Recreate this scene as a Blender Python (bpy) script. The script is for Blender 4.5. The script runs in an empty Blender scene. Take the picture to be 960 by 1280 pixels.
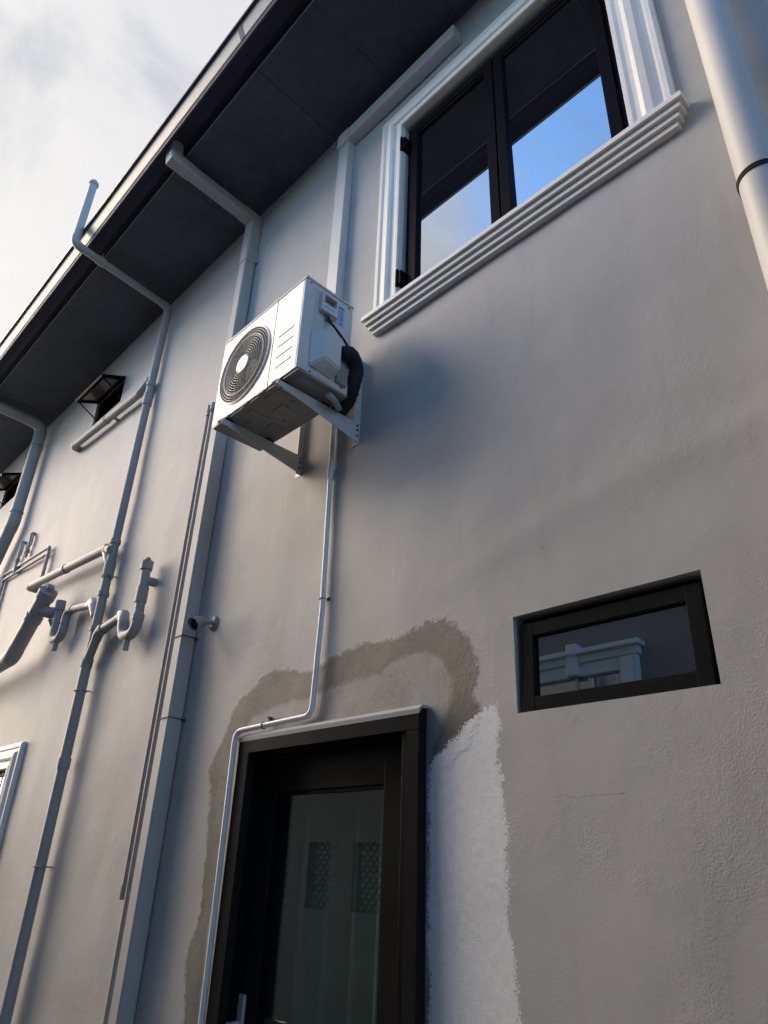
import bpy, bmesh, math, random
import numpy as np
from mathutils import Vector, Matrix, noise
random.seed(7)
rad = math.radians
SC = bpy.context.scene
COL = SC.collection

# ------------------------------------------------------------------ camera
cam_data = bpy.data.cameras.new('camera')
cam = bpy.data.objects.new('camera', cam_data)
COL.objects.link(cam)
RX = ((0.6967, -0.3044, -0.6496), (0.7166, 0.3378, 0.6102), (0.0337, -0.8906, 0.4534))   # world axes seen by the lens
# rows of RX are world x, y, z in (right, down, forward); turn them into right / up / back columns
right = Vector((RX[0][0], RX[1][0], RX[2][0])).normalized()
down = Vector((RX[0][1], RX[1][1], RX[2][1])).normalized()
fwd = right.cross(down).normalized()
up = -down
m = Matrix(((right.x, up.x, -fwd.x, 0.0), (right.y, up.y, -fwd.y, -1.75), (right.z, up.z, -fwd.z, 1.55), (0, 0, 0, 1)))
cam.matrix_world = m
cam_data.sensor_fit = 'VERTICAL'
cam_data.sensor_height = 24.0
cam_data.lens = 877.87 / 1280.0 * 24.0
cam_data.clip_start = 0.05
cam_data.clip_end = 3000
SC.camera = cam
SC.render.resolution_x = 768
SC.render.resolution_y = 1024

# ------------------------------------------------------------------ light and sky
SUN_EL, SUN_AZ = 19.0, 203.0            # azimuth of the sun, counter-clockwise from +x
sd = Vector((math.cos(rad(SUN_EL)) * math.cos(rad(SUN_AZ)), math.cos(rad(SUN_EL)) * math.sin(rad(SUN_AZ)), math.sin(rad(SUN_EL))))
world = bpy.data.worlds.new('World')
SC.world = world
world.use_nodes = True
wt = world.node_tree
wt.nodes.clear()


class NT:
    """small node helper"""
    def __init__(s, t): s.t = t
    def n(s, kind, **kw):
        nd = s.t.nodes.new(kind)
        for k, v in kw.items():
            if k.startswith('i_'):
                key = k[2:]
                key = int(key) if key.isdigit() else key.replace('_', ' ')
                nd.inputs[key].default_value = v
            else:
                setattr(nd, k, v)
        return nd
    def l(s, a, b): s.t.links.new(a, b)
    def math(s, op, a, b=None, c=None, clamp=False):
        nd = s.t.nodes.new('ShaderNodeMath'); nd.operation = op; nd.use_clamp = clamp
        for i, v in enumerate((a, b, c)):
            if v is None: continue
            if isinstance(v, (int, float)): nd.inputs[i].default_value = v
            else: s.l(v, nd.inputs[i])
        return nd.outputs[0]
    def mix(s, f, a, b, mode='MIX'):
        nd = s.t.nodes.new('ShaderNodeMix'); nd.data_type = 'RGBA'; nd.blend_type = mode
        for sock, v in ((nd.inputs[0], f), (nd.inputs[6], a), (nd.inputs[7], b)):
            if isinstance(v, (int, float)): sock.default_value = v
            elif isinstance(v, tuple): sock.default_value = (v[0], v[1], v[2], 1)
            else: s.l(v, sock)
        return nd.outputs[2]
    def ramp(s, v, a, b):
        nd = s.t.nodes.new('ShaderNodeMapRange'); nd.interpolation_type = 'SMOOTHSTEP'
        s.l(v, nd.inputs[0]); nd.inputs[1].default_value = a; nd.inputs[2].default_value = b
        return nd.outputs[0]
    def noise(s, vec, scale, detail=4, rough=0.5, dist=0.0):
        nd = s.t.nodes.new('ShaderNodeTexNoise')
        nd.inputs['Scale'].default_value = scale; nd.inputs['Detail'].default_value = detail
        nd.inputs['Roughness'].default_value = rough; nd.inputs['Distortion'].default_value = dist
        if vec is not None: s.l(vec, nd.inputs['Vector'])
        return nd.outputs[0]


W = NT(wt)
skyt = W.n('ShaderNodeTexSky', sky_type='NISHITA', sun_disc=False)
skyt.sun_elevation = rad(SUN_EL)
skyt.sun_rotation = rad(90.0 - SUN_AZ)
skyt.air_density = 1.0
skyt.dust_density = 0.6
skyt.ozone_density = 2.0
tc = W.n('ShaderNodeTexCoord')
gen = tc.outputs['Generated']
sep = W.n('ShaderNodeSeparateXYZ'); W.l(gen, sep.inputs[0])
den = W.math('ADD', W.math('MAXIMUM', sep.outputs[2], 0.0), 0.28)
cmb = W.n('ShaderNodeCombineXYZ')
W.l(W.math('DIVIDE', sep.outputs[0], den), cmb.inputs[0]); W.l(W.math('DIVIDE', sep.outputs[1], den), cmb.inputs[1])
cl = W.noise(cmb.outputs[0], 1.6, 8, 0.58, 0.4)
bank = W.n('ShaderNodeVectorMath', operation='DOT_PRODUCT'); W.l(gen, bank.inputs[0]); bank.inputs[1].default_value = (-1.0, 0.28, -0.10)
thin = W.noise(cmb.outputs[0], 4.5, 8, 0.65, 1.2)
cover = W.math('ADD', W.math('MULTIPLY', W.ramp(bank.outputs['Value'], -0.05, 0.50), 0.72), W.math('MULTIPLY', W.math('SUBTRACT', cl, 0.5), 1.5))
mask = W.math('MAXIMUM', W.ramp(cover, 0.08, 0.50), W.math('MULTIPLY', W.ramp(thin, 0.46, 0.80), 0.55))
sund = W.n('ShaderNodeVectorMath', operation='DOT_PRODUCT'); W.l(gen, sund.inputs[0]); sund.inputs[1].default_value = tuple(sd)
glow = W.ramp(sund.outputs['Value'], 0.62, 1.0)
shade = W.noise(cmb.outputs[0], 2.1, 8, 0.6, 0.5)
cloudc = W.mix(W.ramp(shade, 0.40, 0.58), (1.02, 1.15, 1.42), (2.05, 2.05, 2.12))
cloudc = W.mix(W.math('MULTIPLY', glow, 0.7), cloudc, (2.9, 2.75, 2.55))
blue = W.mix(1.0, skyt.outputs[0], (0.98, 1.19, 1.36), 'MULTIPLY')
skyc = W.mix(mask, blue, cloudc)
bg = W.n('ShaderNodeBackground'); W.l(skyc, bg.inputs[0]); bg.inputs[1].default_value = 0.10
wo = W.n('ShaderNodeOutputWorld'); W.l(bg.outputs[0], wo.inputs[0])

sun_data = bpy.data.lights.new('sun', 'SUN')
sun_data.energy = 2.9
sun_data.angle = rad(58)
sun_data.color = (1.0, 0.83, 0.65)
sun = bpy.data.objects.new('sun', sun_data)
COL.objects.link(sun)
sun.rotation_euler = (-sd).to_track_quat('-Z', 'Y').to_euler()
sun.location = (-8, -8, 10)

SC.view_settings.view_transform = 'Standard'
SC.view_settings.look = 'None'
SC.view_settings.gamma = 1.0
SC.view_settings.exposure = 1.98


# ------------------------------------------------------------------ materials
def mat(name, col, rough=0.6, metal=0.0, bump=None, var=0.0, varscale=3.0, spec=0.5, emit=None):
    mt = bpy.data.materials.new(name); mt.use_nodes = True
    T = NT(mt.node_tree); b = mt.node_tree.nodes['Principled BSDF']
    b.inputs['Base Color'].default_value = (*col, 1); b.inputs['Roughness'].default_value = rough
    b.inputs['Metallic'].default_value = metal; b.inputs['IOR'].default_value = 1.22 if spec < 0.15 else 1.5; b.inputs['Specular IOR Level'].default_value = spec
    co = T.n('ShaderNodeTexCoord').outputs['Object']
    if var:
        f = T.noise(co, varscale, 6, 0.6)
        f2 = T.noise(co, varscale * 9, 4, 0.6)
        f = T.math('ADD', T.math('MULTIPLY', f, 0.65), T.math('MULTIPLY', f2, 0.35))
        c = T.mix(T.ramp(f, 0.3, 0.7), tuple(x * (1 - var) for x in col), tuple(min(1, x * (1 + var)) for x in col))
        T.l(c, b.inputs['Base Color'])
        r = T.n('ShaderNodeMapRange'); T.l(f, r.inputs[0]); r.inputs[3].default_value = rough * 0.8; r.inputs[4].default_value = min(1, rough * 1.2)
        T.l(r.outputs[0], b.inputs['Roughness'])
    if bump:
        sc, st = bump
        bp = T.n('ShaderNodeBump'); bp.inputs['Strength'].default_value = st; bp.inputs['Distance'].default_value = 0.004
        T.l(T.noise(co, sc, 5, 0.6), bp.inputs['Height']); T.l(bp.outputs[0], b.inputs['Normal'])
    return mt


OX, OZ = 0.0, 0.0


def wall_material():
    mt = bpy.data.materials.new('painted_render'); mt.use_nodes = True
    T = NT(mt.node_tree); b = mt.node_tree.nodes['Principled BSDF']
    co = T.n('ShaderNodeTexCoord').outputs['Object']
    def attr(n): return T.n('ShaderNodeAttribute', attribute_name=n).outputs['Fac']
    big = T.noise(co, 0.9, 5, 0.6); mid = T.noise(co, 5.0, 6, 0.65); fine = T.noise(co, 60, 5, 0.65); grit = T.noise(co, 190, 3, 0.6)
    mp = T.n('ShaderNodeMapping'); T.l(co, mp.inputs[0]); mp.inputs['Scale'].default_value = (7.0, 3.0, 0.9)
    streak = T.noise(mp.outputs[0], 1.6, 6, 0.6, 0.6)
    f = T.math('ADD', T.math('MULTIPLY', big, 0.5), T.math('MULTIPLY', mid, 0.5))
    paint = T.mix(T.ramp(f, 0.36, 0.64), (0.405, 0.400, 0.392), (0.452, 0.447, 0.438))
    paint = T.mix(T.math('MULTIPLY', T.ramp(streak, 0.50, 0.74), 0.28), paint, (0.335, 0.322, 0.305))
    # specks and nail marks
    vor = T.n('ShaderNodeTexVoronoi'); vor.inputs['Scale'].default_value = 3.1; T.l(co, vor.inputs['Vector'])
    sp = T.ramp(vor.outputs['Distance'], 0.026, 0.016)
    paint = T.mix(T.math('MULTIPLY', sp, 0.55), paint, (0.17, 0.15, 0.14))
    vor2 = T.n('ShaderNodeTexVoronoi'); vor2.inputs['Scale'].default_value = 4.3; T.l(co, vor2.inputs['Vector'])
    sp2 = T.ramp(vor2.outputs['Distance'], 0.030, 0.018)
    paint = T.mix(T.math('MULTIPLY', sp2, 0.45), paint, (0.55, 0.55, 0.54))
    # hairline cracks
    cvec = T.n('ShaderNodeVectorMath', operation='ADD')
    wn = T.n('ShaderNodeTexNoise'); wn.inputs['Scale'].default_value = 3.0; wn.inputs['Detail'].default_value = 5; T.l(co, wn.inputs['Vector'])
    wsc = T.n('ShaderNodeVectorMath', operation='SCALE'); T.l(wn.outputs['Color'], wsc.inputs[0]); wsc.inputs['Scale'].default_value = 0.5
    T.l(co, cvec.inputs[0]); T.l(wsc.outputs[0], cvec.inputs[1])
    ck = T.n('ShaderNodeTexVoronoi', feature='DISTANCE_TO_EDGE'); ck.inputs['Scale'].default_value = 0.9; T.l(cvec.outputs[0], ck.inputs['Vector'])
    crack = T.math('MULTIPLY', T.ramp(ck.outputs['Distance'], 0.0035, 0.0008), T.ramp(T.noise(co, 1.7, 3, 0.5), 0.60, 0.70))
    sx = T.n('ShaderNodeSeparateXYZ'); T.l(co, sx.inputs[0])
    wob = T.math('MULTIPLY', T.math('SUBTRACT', T.noise(co, 5, 7, 0.75), 0.5), 0.09)
    for xa, xb, z0 in ((-0.60, -0.42, 3.720 + OZ), (-1.08, -0.94, 3.760 + OZ), (-1.16, -0.90, 1.735 + OZ)):
        dzl = T.math('ABSOLUTE', T.math('ADD', T.math('SUBTRACT', sx.outputs[2], z0), wob))
        seg = T.math('MULTIPLY', T.ramp(sx.outputs[0], xa + OX, xa + OX + 0.05), T.ramp(sx.outputs[0], xb + OX, xb + OX - 0.05))
        crack = T.math('MAXIMUM', crack, T.math('MULTIPLY', T.ramp(dzl, 0.0016, 0.0004), seg))
    paint = T.mix(T.math('MULTIPLY', crack, 0.30), paint, (0.16, 0.15, 0.14))
    rag = T.math('ADD', T.math('MULTIPLY', T.math('SUBTRACT', T.noise(co, 22, 8, 0.72), 0.5), 0.085), T.math('MULTIPLY', T.math('SUBTRACT', mid, 0.5), 0.09))
    ragf = T.math('ADD', T.math('MULTIPLY', T.math('SUBTRACT', T.noise(co, 150, 4, 0.75), 0.5), 0.085), T.math('MULTIPLY', T.math('SUBTRACT', T.noise(co, 12, 5, 0.7), 0.5), 0.08))
    cm = T.ramp(T.math('ADD', attr('cement'), rag), -0.010, 0.014)
    inn = T.ramp(T.math('ADD', attr('skim'), T.math('MULTIPLY', rag, 0.5)), -0.008, 0.022)
    pr = T.ramp(T.math('ADD', attr('primer'), ragf), -0.002, 0.003)
    cem = T.mix(T.ramp(mid, 0.35, 0.68), (0.128, 0.122, 0.103), (0.205, 0.195, 0.168))
    cem = T.mix(T.math('MULTIPLY', T.ramp(fine, 0.45, 0.75), 0.35), cem, (0.27, 0.25, 0.21))
    skim = T.mix(T.ramp(mid, 0.35, 0.65), (0.245, 0.235, 0.218), (0.325, 0.315, 0.298))
    # a darker drying line where the skim coat ends
    ring = T.math('MULTIPLY', T.ramp(attr('skim'), -0.045, -0.002), T.math('SUBTRACT', 1.0, inn))
    cem = T.mix(T.math('MULTIPLY', ring, 0.45), cem, (0.135, 0.122, 0.098))
    patch = T.mix(inn, cem, skim)
    prm = T.mix(T.ramp(T.noise(co, 40, 5, 0.7), 0.3, 0.68), (0.72, 0.72, 0.73), (0.82, 0.82, 0.83))
    prm = T.mix(T.math('MULTIPLY', T.ramp(grit, 0.55, 0.72), 0.22), prm, (0.40, 0.40, 0.41))
    c = T.mix(cm, paint, patch)
    c = T.mix(pr, c, prm)
    T.l(c, b.inputs['Base Color'])
    b.inputs['Roughness'].default_value = 0.62
    b.inputs['Specular IOR Level'].default_value = 0.35
    pit = T.math('ADD', T.math('MULTIPLY', T.ramp(T.noise(co, 2.3, 5, 0.65), 0.44, 0.64), 0.80), 0.15)
    h = T.math('MULTIPLY', T.math('ADD', T.math('MULTIPLY', fine, 0.14), T.math('MULTIPLY', grit, 0.8)), pit)
    h = T.math('ADD', h, T.math('MULTIPLY', T.noise(mp.outputs[0], 5, 5, 0.6), 0.10))
    h = T.math('ADD', h, T.math('MULTIPLY', mid, 0.9))
    h = T.math('ADD', h, T.math('MULTIPLY', cm, 0.55))
    h = T.math('SUBTRACT', h, T.math('MULTIPLY', inn, 0.4))
    h = T.math('ADD', h, T.math('MULTIPLY', T.math('MULTIPLY', T.math('SUBTRACT', fine, 0.5), cm), 0.5))
    h = T.math('SUBTRACT', h, T.math('MULTIPLY', crack, 0.6))
    bp = T.n('ShaderNodeBump'); bp.inputs['Strength'].default_value = 0.55; bp.inputs['Distance'].default_value = 0.004
    T.l(h, bp.inputs['Height']); T.l(bp.outputs[0], b.inputs['Normal'])
    return mt


def glass_mat(name, tint, refl, rough=0.0, through=0.25, refl_col=(1, 1, 1)):
    """tinted window glass: a mirror share over a dim see-through share"""
    mt = bpy.data.materials.new(name); mt.use_nodes = True
    T = NT(mt.node_tree); nt = mt.node_tree; nt.nodes.clear()
    g = T.n('ShaderNodeBsdfGlossy'); g.inputs['Color'].default_value = (*refl_col, 1); g.inputs['Roughness'].default_value = rough
    tr = T.n('ShaderNodeBsdfTransparent'); tr.inputs['Color'].default_value = (*tint, 1)
    df = T.n('ShaderNodeBsdfDiffuse'); df.inputs['Color'].default_value = tuple(0.02 * x + 0.004 for x in tint) + (1,)
    mx = T.n('ShaderNodeMixShader'); mx.inputs[0].default_value = 1 - through; T.l(tr.outputs[0], mx.inputs[1]); T.l(df.outputs[0], mx.inputs[2])
    lw = T.n('ShaderNodeLayerWeight'); lw.inputs[0].default_value = 0.5
    schlick = T.math('ADD', T.math('MULTIPLY', T.math('POWER', lw.outputs['Facing'], 5.0), 0.96), 0.04)
    f = T.math('ADD', T.math('MULTIPLY', schlick, 1 - refl), refl, clamp=True)
    m2 = T.n('ShaderNodeMixShader'); T.l(f, m2.inputs[0]); T.l(mx.outputs[0], m2.inputs[1]); T.l(g.outputs[0], m2.inputs[2])
    # slow waviness of real panes
    co = T.n('ShaderNodeTexCoord').outputs['Object']
    bp = T.n('ShaderNodeBump'); bp.inputs['Strength'].default_value = 0.02; bp.inputs['Distance'].default_value = 0.02
    T.l(T.noise(co, 2.0, 1, 0.4), bp.inputs['Height']); T.l(bp.outputs[0], g.inputs['Normal'])
    o = T.n('ShaderNodeOutputMaterial'); T.l(m2.outputs[0], o.inputs[0])
    return mt


M = {}
M['wall'] = wall_material()
M['trim'] = mat('white_moulding', (0.76, 0.75, 0.72), 0.5, bump=(40, 0.15), var=0.05, varscale=6)
M['pipe'] = mat('grey_painted_pipe', (0.31, 0.31, 0.312), 0.55, bump=(60, 0.08), var=0.07, varscale=8)
M['pipe_pale'] = mat('pale_fitting', (0.38, 0.39, 0.41), 0.4, var=0.06, varscale=10)
M['trunk'] = mat('trunking_paint', (0.52, 0.53, 0.54), 0.45, bump=(50, 0.08), var=0.05, varscale=6)
M['pvc'] = mat('white_pvc', (0.72, 0.73, 0.76), 0.28, var=0.05, varscale=12)
M['bigpipe'] = mat('cream_painted_pipe', (0.55, 0.545, 0.53), 0.5, bump=(30, 0.06), var=0.05, varscale=5)
M['soffit'] = mat('charcoal_soffit', (0.066, 0.078, 0.096), 0.6, bump=(35, 0.2), var=0.28, varscale=2.5, spec=0.2)
M['gutter'] = mat('dark_gutter', (0.045, 0.047, 0.075), 0.5, var=0.12, varscale=4, spec=0.25)
M['fascia'] = mat('cream_fascia', (0.34, 0.32, 0.285), 0.4, var=0.10, varscale=4)
M['bead'] = mat('silver_bead', (0.26, 0.26, 0.30), 0.4, 0.0)
M['roof'] = mat('roof_sheet', (0.035, 0.035, 0.045), 0.5)
M['black'] = mat('black_aluminium', (0.006, 0.006, 0.008), 0.42, var=0.2, varscale=8, spec=0.12)
M['blackd'] = mat('dark_bronze_frame', (0.0155, 0.0155, 0.0160), 0.40, var=0.18, varscale=6, spec=0.08)
M['seam'] = mat('lit_edge', (0.22, 0.22, 0.24), 0.4)
M['rubber'] = mat('black_foam', (0.010, 0.010, 0.011), 0.8, bump=(80, 0.5))
M['acwhite'] = mat('ac_white_enamel', (0.58, 0.59, 0.60), 0.36, var=0.06, varscale=6)
M['acunder'] = mat('ac_base_steel', (0.25, 0.245, 0.23), 0.5, var=0.16, varscale=9)
M['grille'] = mat('ac_grille', (0.50, 0.48, 0.42), 0.45)
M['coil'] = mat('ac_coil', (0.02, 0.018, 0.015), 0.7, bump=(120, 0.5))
M['blade'] = mat('fan_blade', (0.17, 0.18, 0.20), 0.4)
M['acdark'] = mat('ac_gap', (0.04, 0.042, 0.045), 0.6)
M['slot'] = mat('ac_slot', (0.16, 0.155, 0.15), 0.6)
M['blue'] = mat('blue_print', (0.07, 0.20, 0.52), 0.4)
M['paleblue'] = mat('pale_print', (0.34, 0.48, 0.72), 0.4)
M['lilac'] = mat('lilac_print', (0.50, 0.48, 0.62), 0.4)
M['bracket'] = mat('bracket_enamel', (0.52, 0.53, 0.54), 0.4, var=0.06, varscale=12)
M['bolt'] = mat('zinc_bolt', (0.12, 0.12, 0.12), 0.4, 0.7)
M['rust'] = mat('rusty_wire', (0.05, 0.04, 0.035), 0.7)
M['steel'] = mat('brushed_steel', (0.55, 0.54, 0.52), 0.35, 0.35)
M['camshell'] = mat('camera_shell', (0.22, 0.235, 0.255), 0.35)
M['lens'] = mat('camera_lens', (0.008, 0.008, 0.010), 0.08)
M['curtain'] = mat('door_curtain', (0.27, 0.36, 0.31), 0.85, bump=(200, 0.3), var=0.2, varscale=5)
M['dark_room'] = mat('dark_room', (0.02, 0.02, 0.02), 0.9)
M['mirror'] = glass_mat('reflective_tinted_glass', (0.25, 0.27, 0.28), 0.58, refl_col=(0.90, 0.96, 1.0), through=0.1)
M['doorglass'] = glass_mat('green_tinted_glass', (0.80, 0.88, 0.84), 0.12, through=0.95)
M['smallglass'] = glass_mat('dark_small_pane', (0.25, 0.27, 0.28), 0.36, through=0.1, refl_col=(0.9, 0.96, 1.0))
M['awnglass'] = mat('olive_pane', (0.13, 0.12, 0.085), 0.12, var=0.15, varscale=3)
M['neighbour'] = mat('neighbour_render', (0.17, 0.175, 0.18), 0.7, bump=(50, 0.2), var=0.06, varscale=1.5)
M['added_wing'] = mat('added_wing_render', (0.72, 0.72, 0.72), 0.7, var=0.05, varscale=1.5)
M['bluetrim'] = mat('pale_blue_moulding', (0.48, 0.62, 0.72), 0.5)
M['concrete'] = mat('yard_concrete', (0.09, 0.09, 0.09), 0.8, bump=(25, 0.5), var=0.15, varscale=1.2)
M['block'] = mat('lattice_block', (0.16, 0.155, 0.15), 0.7)


# ------------------------------------------------------------------ mesh helpers
class MB:
    def __init__(s):
        s.bm = bmesh.new()
    def box(s, x0, x1, y0, y1, z0, z1, bevel=0.0, xf=None):
        r = bmesh.ops.create_cube(s.bm, size=1.0)
        vs = r['verts']
        for v in vs:
            v.co = Vector(((x0 + x1) / 2 + v.co.x * (x1 - x0), (y0 + y1) / 2 + v.co.y * (y1 - y0), (z0 + z1) / 2 + v.co.z * (z1 - z0)))
        if bevel:
            es = {e for v in vs for e in v.link_edges}
            r2 = bmesh.ops.bevel(s.bm, geom=list(es), offset=bevel, segments=2, affect='EDGES', profile=0.6)
            vs = list({v for f in r2['faces'] for v in f.verts} | {v for v in vs if v.is_valid})
            vs = [v for v in vs if v.is_valid]
        if xf is not None:
            for v in vs: v.co = xf @ v.co
        return s
    def tube(s, pts, r, n=16, cap=True, r2=None):
        pts = [Vector(p) for p in pts]
        k = len(pts)
        tans = []
        for i in range(k):
            a = pts[max(0, i - 1)]; b = pts[min(k - 1, i + 1)]
            tans.append((b - a).normalized())
        t0 = tans[0]
        ref = Vector((0, 0, 1)) if abs(t0.z) < 0.9 else Vector((1, 0, 0))
        u = t0.cross(ref).normalized()
        rings = []
        for i in range(k):
            t = tans[i]
            u = (u - t * u.dot(t)).normalized()
            w = t.cross(u)
            rr = r if r2 is None else r + (r2 - r) * i / (k - 1)
            if isinstance(r, (list, tuple)): rr = r[i]
            rings.append([s.bm.verts.new(pts[i] + (u * math.cos(a) + w * math.sin(a)) * rr) for a in [2 * math.pi * j / n for j in range(n)]])
        for i in range(k - 1):
            for j in range(n):
                f = s.bm.faces.new((rings[i][j], rings[i][(j + 1) % n], rings[i + 1][(j + 1) % n], rings[i + 1][j])); f.smooth = True
        if cap:      # caps on vertices of their own, so the sides keep their straight shading
            s.bm.faces.new([s.bm.verts.new(v.co) for v in rings[0][::-1]]); s.bm.faces.new([s.bm.verts.new(v.co) for v in rings[-1]])
        return s
    def cyl(s, a, b, r, n=16, r2=None): return s.tube([a, b], r, n, r2=r2)
    def ring(s, c, axis, R, r, n=32, k=8):
        c = Vector(c); axis = Vector(axis).normalized()
        ref = Vector((0, 0, 1)) if abs(axis.z) < 0.9 else Vector((1, 0, 0))
        u = axis.cross(ref).normalized(); w = axis.cross(u)
        rs = []
        for i in range(n):
            a = 2 * math.pi * i / n; d = u * math.cos(a) + w * math.sin(a)
            rs.append([s.bm.verts.new(c + d * (R + r * math.cos(b)) + axis * r * math.sin(b)) for b in [2 * math.pi * j / k for j in range(k)]])
        for i in range(n):
            for j in range(k):
                f = s.bm.faces.new((rs[i][j], rs[i][(j + 1) % k], rs[(i + 1) % n][(j + 1) % k], rs[(i + 1) % n][j])); f.smooth = True
        return s
    def prism(s, prof, axis, a, b, off=(0, 0, 0), smooth=False):
        """closed 2-D outline swept between a and b along an axis ('x': prof is (y,z); 'z': (x,y); 'y': (x,z))"""
        def P(p, t):
            if axis == 'x': q = (t, p[0], p[1])
            elif axis == 'z': q = (p[0], p[1], t)
            else: q = (p[0], t, p[1])
            return Vector(q) + Vector(off)
        A = [s.bm.verts.new(P(p, a)) for p in prof]; B = [s.bm.verts.new(P(p, b)) for p in prof]
        n = len(prof)
        for i in range(n):
            f = s.bm.faces.new((A[i], A[(i + 1) % n], B[(i + 1) % n], B[i])); f.smooth = smooth
        s.bm.faces.new(A[::-1]); s.bm.faces.new(B)
        return s
    def quad(s, a, b, c, d):
        s.bm.faces.new([s.bm.verts.new(Vector(p)) for p in (a, b, c, d)]); return s
    def build(s, name, mt, parent=None, label=None, kind=None):
        bmesh.ops.recalc_face_normals(s.bm, faces=s.bm.faces)
        me = bpy.data.meshes.new(name); s.bm.to_mesh(me); s.bm.free()
        me.materials.append(mt)
        o = bpy.data.objects.new(name, me); COL.objects.link(o)
        if parent: o.parent = parent
        if label: o['label'] = label
        if kind: o['kind'] = kind
        return o


def thing(name, label, cat, loc=(0, 0, 0), group=None):
    o = bpy.data.objects.new(name, None); COL.objects.link(o)
    o.empty_display_size = 0.1
    o['label'] = label; o['category'] = cat
    if group: o['group'] = group
    return o


def pipe_run(parent, pts, r, mt, bend=0.05, fit=1.10, elbow_mat=None, n=20, soft=False):
    """straight pipes with fatter elbows at the corners; soft = one continuous bent tube"""
    pts = [Vector(p) for p in pts]
    prev = pts[0]; whole = [pts[0]]
    for i in range(1, len(pts) - 1):
        P = pts[i]; d1 = (P - pts[i - 1]).normalized(); d2 = (pts[i + 1] - P).normalized()
        ang = d1.angle(d2); t = bend * math.tan(ang / 2)
        s0 = P - d1 * t; s1 = P + d2 * t
        arc = []
        for k in range(9):
            q = k / 8
            arc.append((s0 * (1 - q) + P * q) * (1 - q) + (P * (1 - q) + s1 * q) * q)
        if soft:
            whole += arc
        else:
            MB().cyl(prev, s0, r, n).build('pipe', mt, parent)
            e = MB(); e.tube([s0 - d1 * r * 0.75] + arc + [s1 + d2 * r * 0.75], r * fit, n)
            e.build('elbow', elbow_mat or mt, parent)
            prev = s1
    if soft:
        MB().tube(whole + [pts[-1]], r, n).build('pipe', mt, parent)
    else:
        MB().cyl(prev, pts[-1], r, n).build('pipe', mt, parent)


def collar(parent, c, d, r, l, mt, name='coupling'):
    c = Vector(c); d = Vector(d).normalized()
    b = MB(); b.cyl(c - d * l / 2, c + d * l / 2, r * 1.07, 24)
    return b.build(name, mt, parent)


def pipe_clip(parent, c, d, r, mt, wall_y=0.0):
    """a strap round a pipe with its lug screwed to the wall"""
    c = Vector(c); b = MB(); b.ring(c, d, r + 0.002, 0.004, 28, 6)
    b.box(c.x + r, c.x + r + 0.022, c.y + 0.0, c.y + 0.006, c.z - 0.009, c.z + 0.009)
    b.cyl((c.x + r + 0.012, c.y, c.z), (c.x + r + 0.012, wall_y, c.z), 0.004, 8)
    return b.build('clip', mt, parent)


# ------------------------------------------------------------------ ground
g = MB(); g.quad((-400, -400, 0), (400, -400, 0), (400, 400, 0), (-400, 400, 0))
g.build('ground', M['concrete'], kind='structure')

# ------------------------------------------------------------------ the house
house = thing('house', 'grey rendered two-storey house wall with charcoal eaves, white window moulding and black door', 'house')

OPEN = [  # x0, x1, z0, z1 openings in the wall
    (-1.80, -0.61, 3.90, 5.21),      # upper window
    (-1.256, -0.658, 1.975, 2.272),  # small window
    (-2.63, -1.68, -0.05, 1.985),    # door
    (-5.83, -5.25, 5.085, 5.36),      # far awning
    (-8.33, -7.75, 5.085, 5.36),
    (-6.75, -5.57, 1.00, 2.11),      # lower left window
]


def poly_sdf(px, pz, poly):
    """signed distance, positive inside"""
    poly = np.array(poly); n = len(poly)
    d = np.full(px.shape, 1e9); inside = np.zeros(px.shape, bool)
    for i in range(n):
        a = poly[i]; b = poly[(i + 1) % n]
        e = b - a; wx = px - a[0]; wz = pz - a[1]
        t = np.clip((wx * e[0] + wz * e[1]) / (e @ e), 0, 1)
        d = np.minimum(d, np.hypot(wx - e[0] * t, wz - e[1] * t))
        c = ((a[1] > pz) != (b[1] > pz)) & (px < (b[0] - a[0]) * (pz - a[1]) / (b[1] - a[1] + 1e-12) + a[0])
        inside ^= c
    return np.where(inside, d, -d)


CEMENT = [(-2.87, -1), (-2.87, 1.0), (-2.915, 1.2), (-2.875, 1.34), (-2.88, 1.545), (-2.912, 1.8), (-2.95, 1.93), (-2.86, 2.06), (-2.82, 2.16), (-2.69, 2.25),
          (-2.55, 2.315), (-2.42, 2.30), (-2.30, 2.265), (-2.10, 2.30), (-1.96, 2.325), (-1.79, 2.30), (-1.635, 2.335), (-1.52, 2.32), (-1.435, 2.245), (-1.40, 2.146),
          (-1.42, 2.05), (-1.385, 2.01), (-1.42, 1.9), (-1.60, 1.78), (-1.60, -1)]
SKIM = [(-2.77, -1), (-2.79, 1.3), (-2.74, 1.7), (-2.76, 2.02), (-2.66, 2.13), (-2.48, 2.155), (-2.27, 2.165), (-2.05, 2.19), (-1.87, 2.195), (-1.77, 2.232),
        (-1.634, 2.241), (-1.56, 2.2), (-1.507, 2.124), (-1.505, 2.06), (-1.545, 1.98), (-1.585, 1.88), (-1.60, 1.70), (-1.60, -1)]
PRIMER = [(-1.606, -1), (-1.606, 1.845), (-1.592, 1.868), (-1.50, 1.925), (-1.42, 1.98), (-1.335, 2.02), (-1.325, 1.96), (-1.334, 1.849), (-1.317, 1.739),
          (-1.319, 1.536), (-1.31, 1.387), (-1.30, 1.216), (-1.28, -1)]


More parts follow.
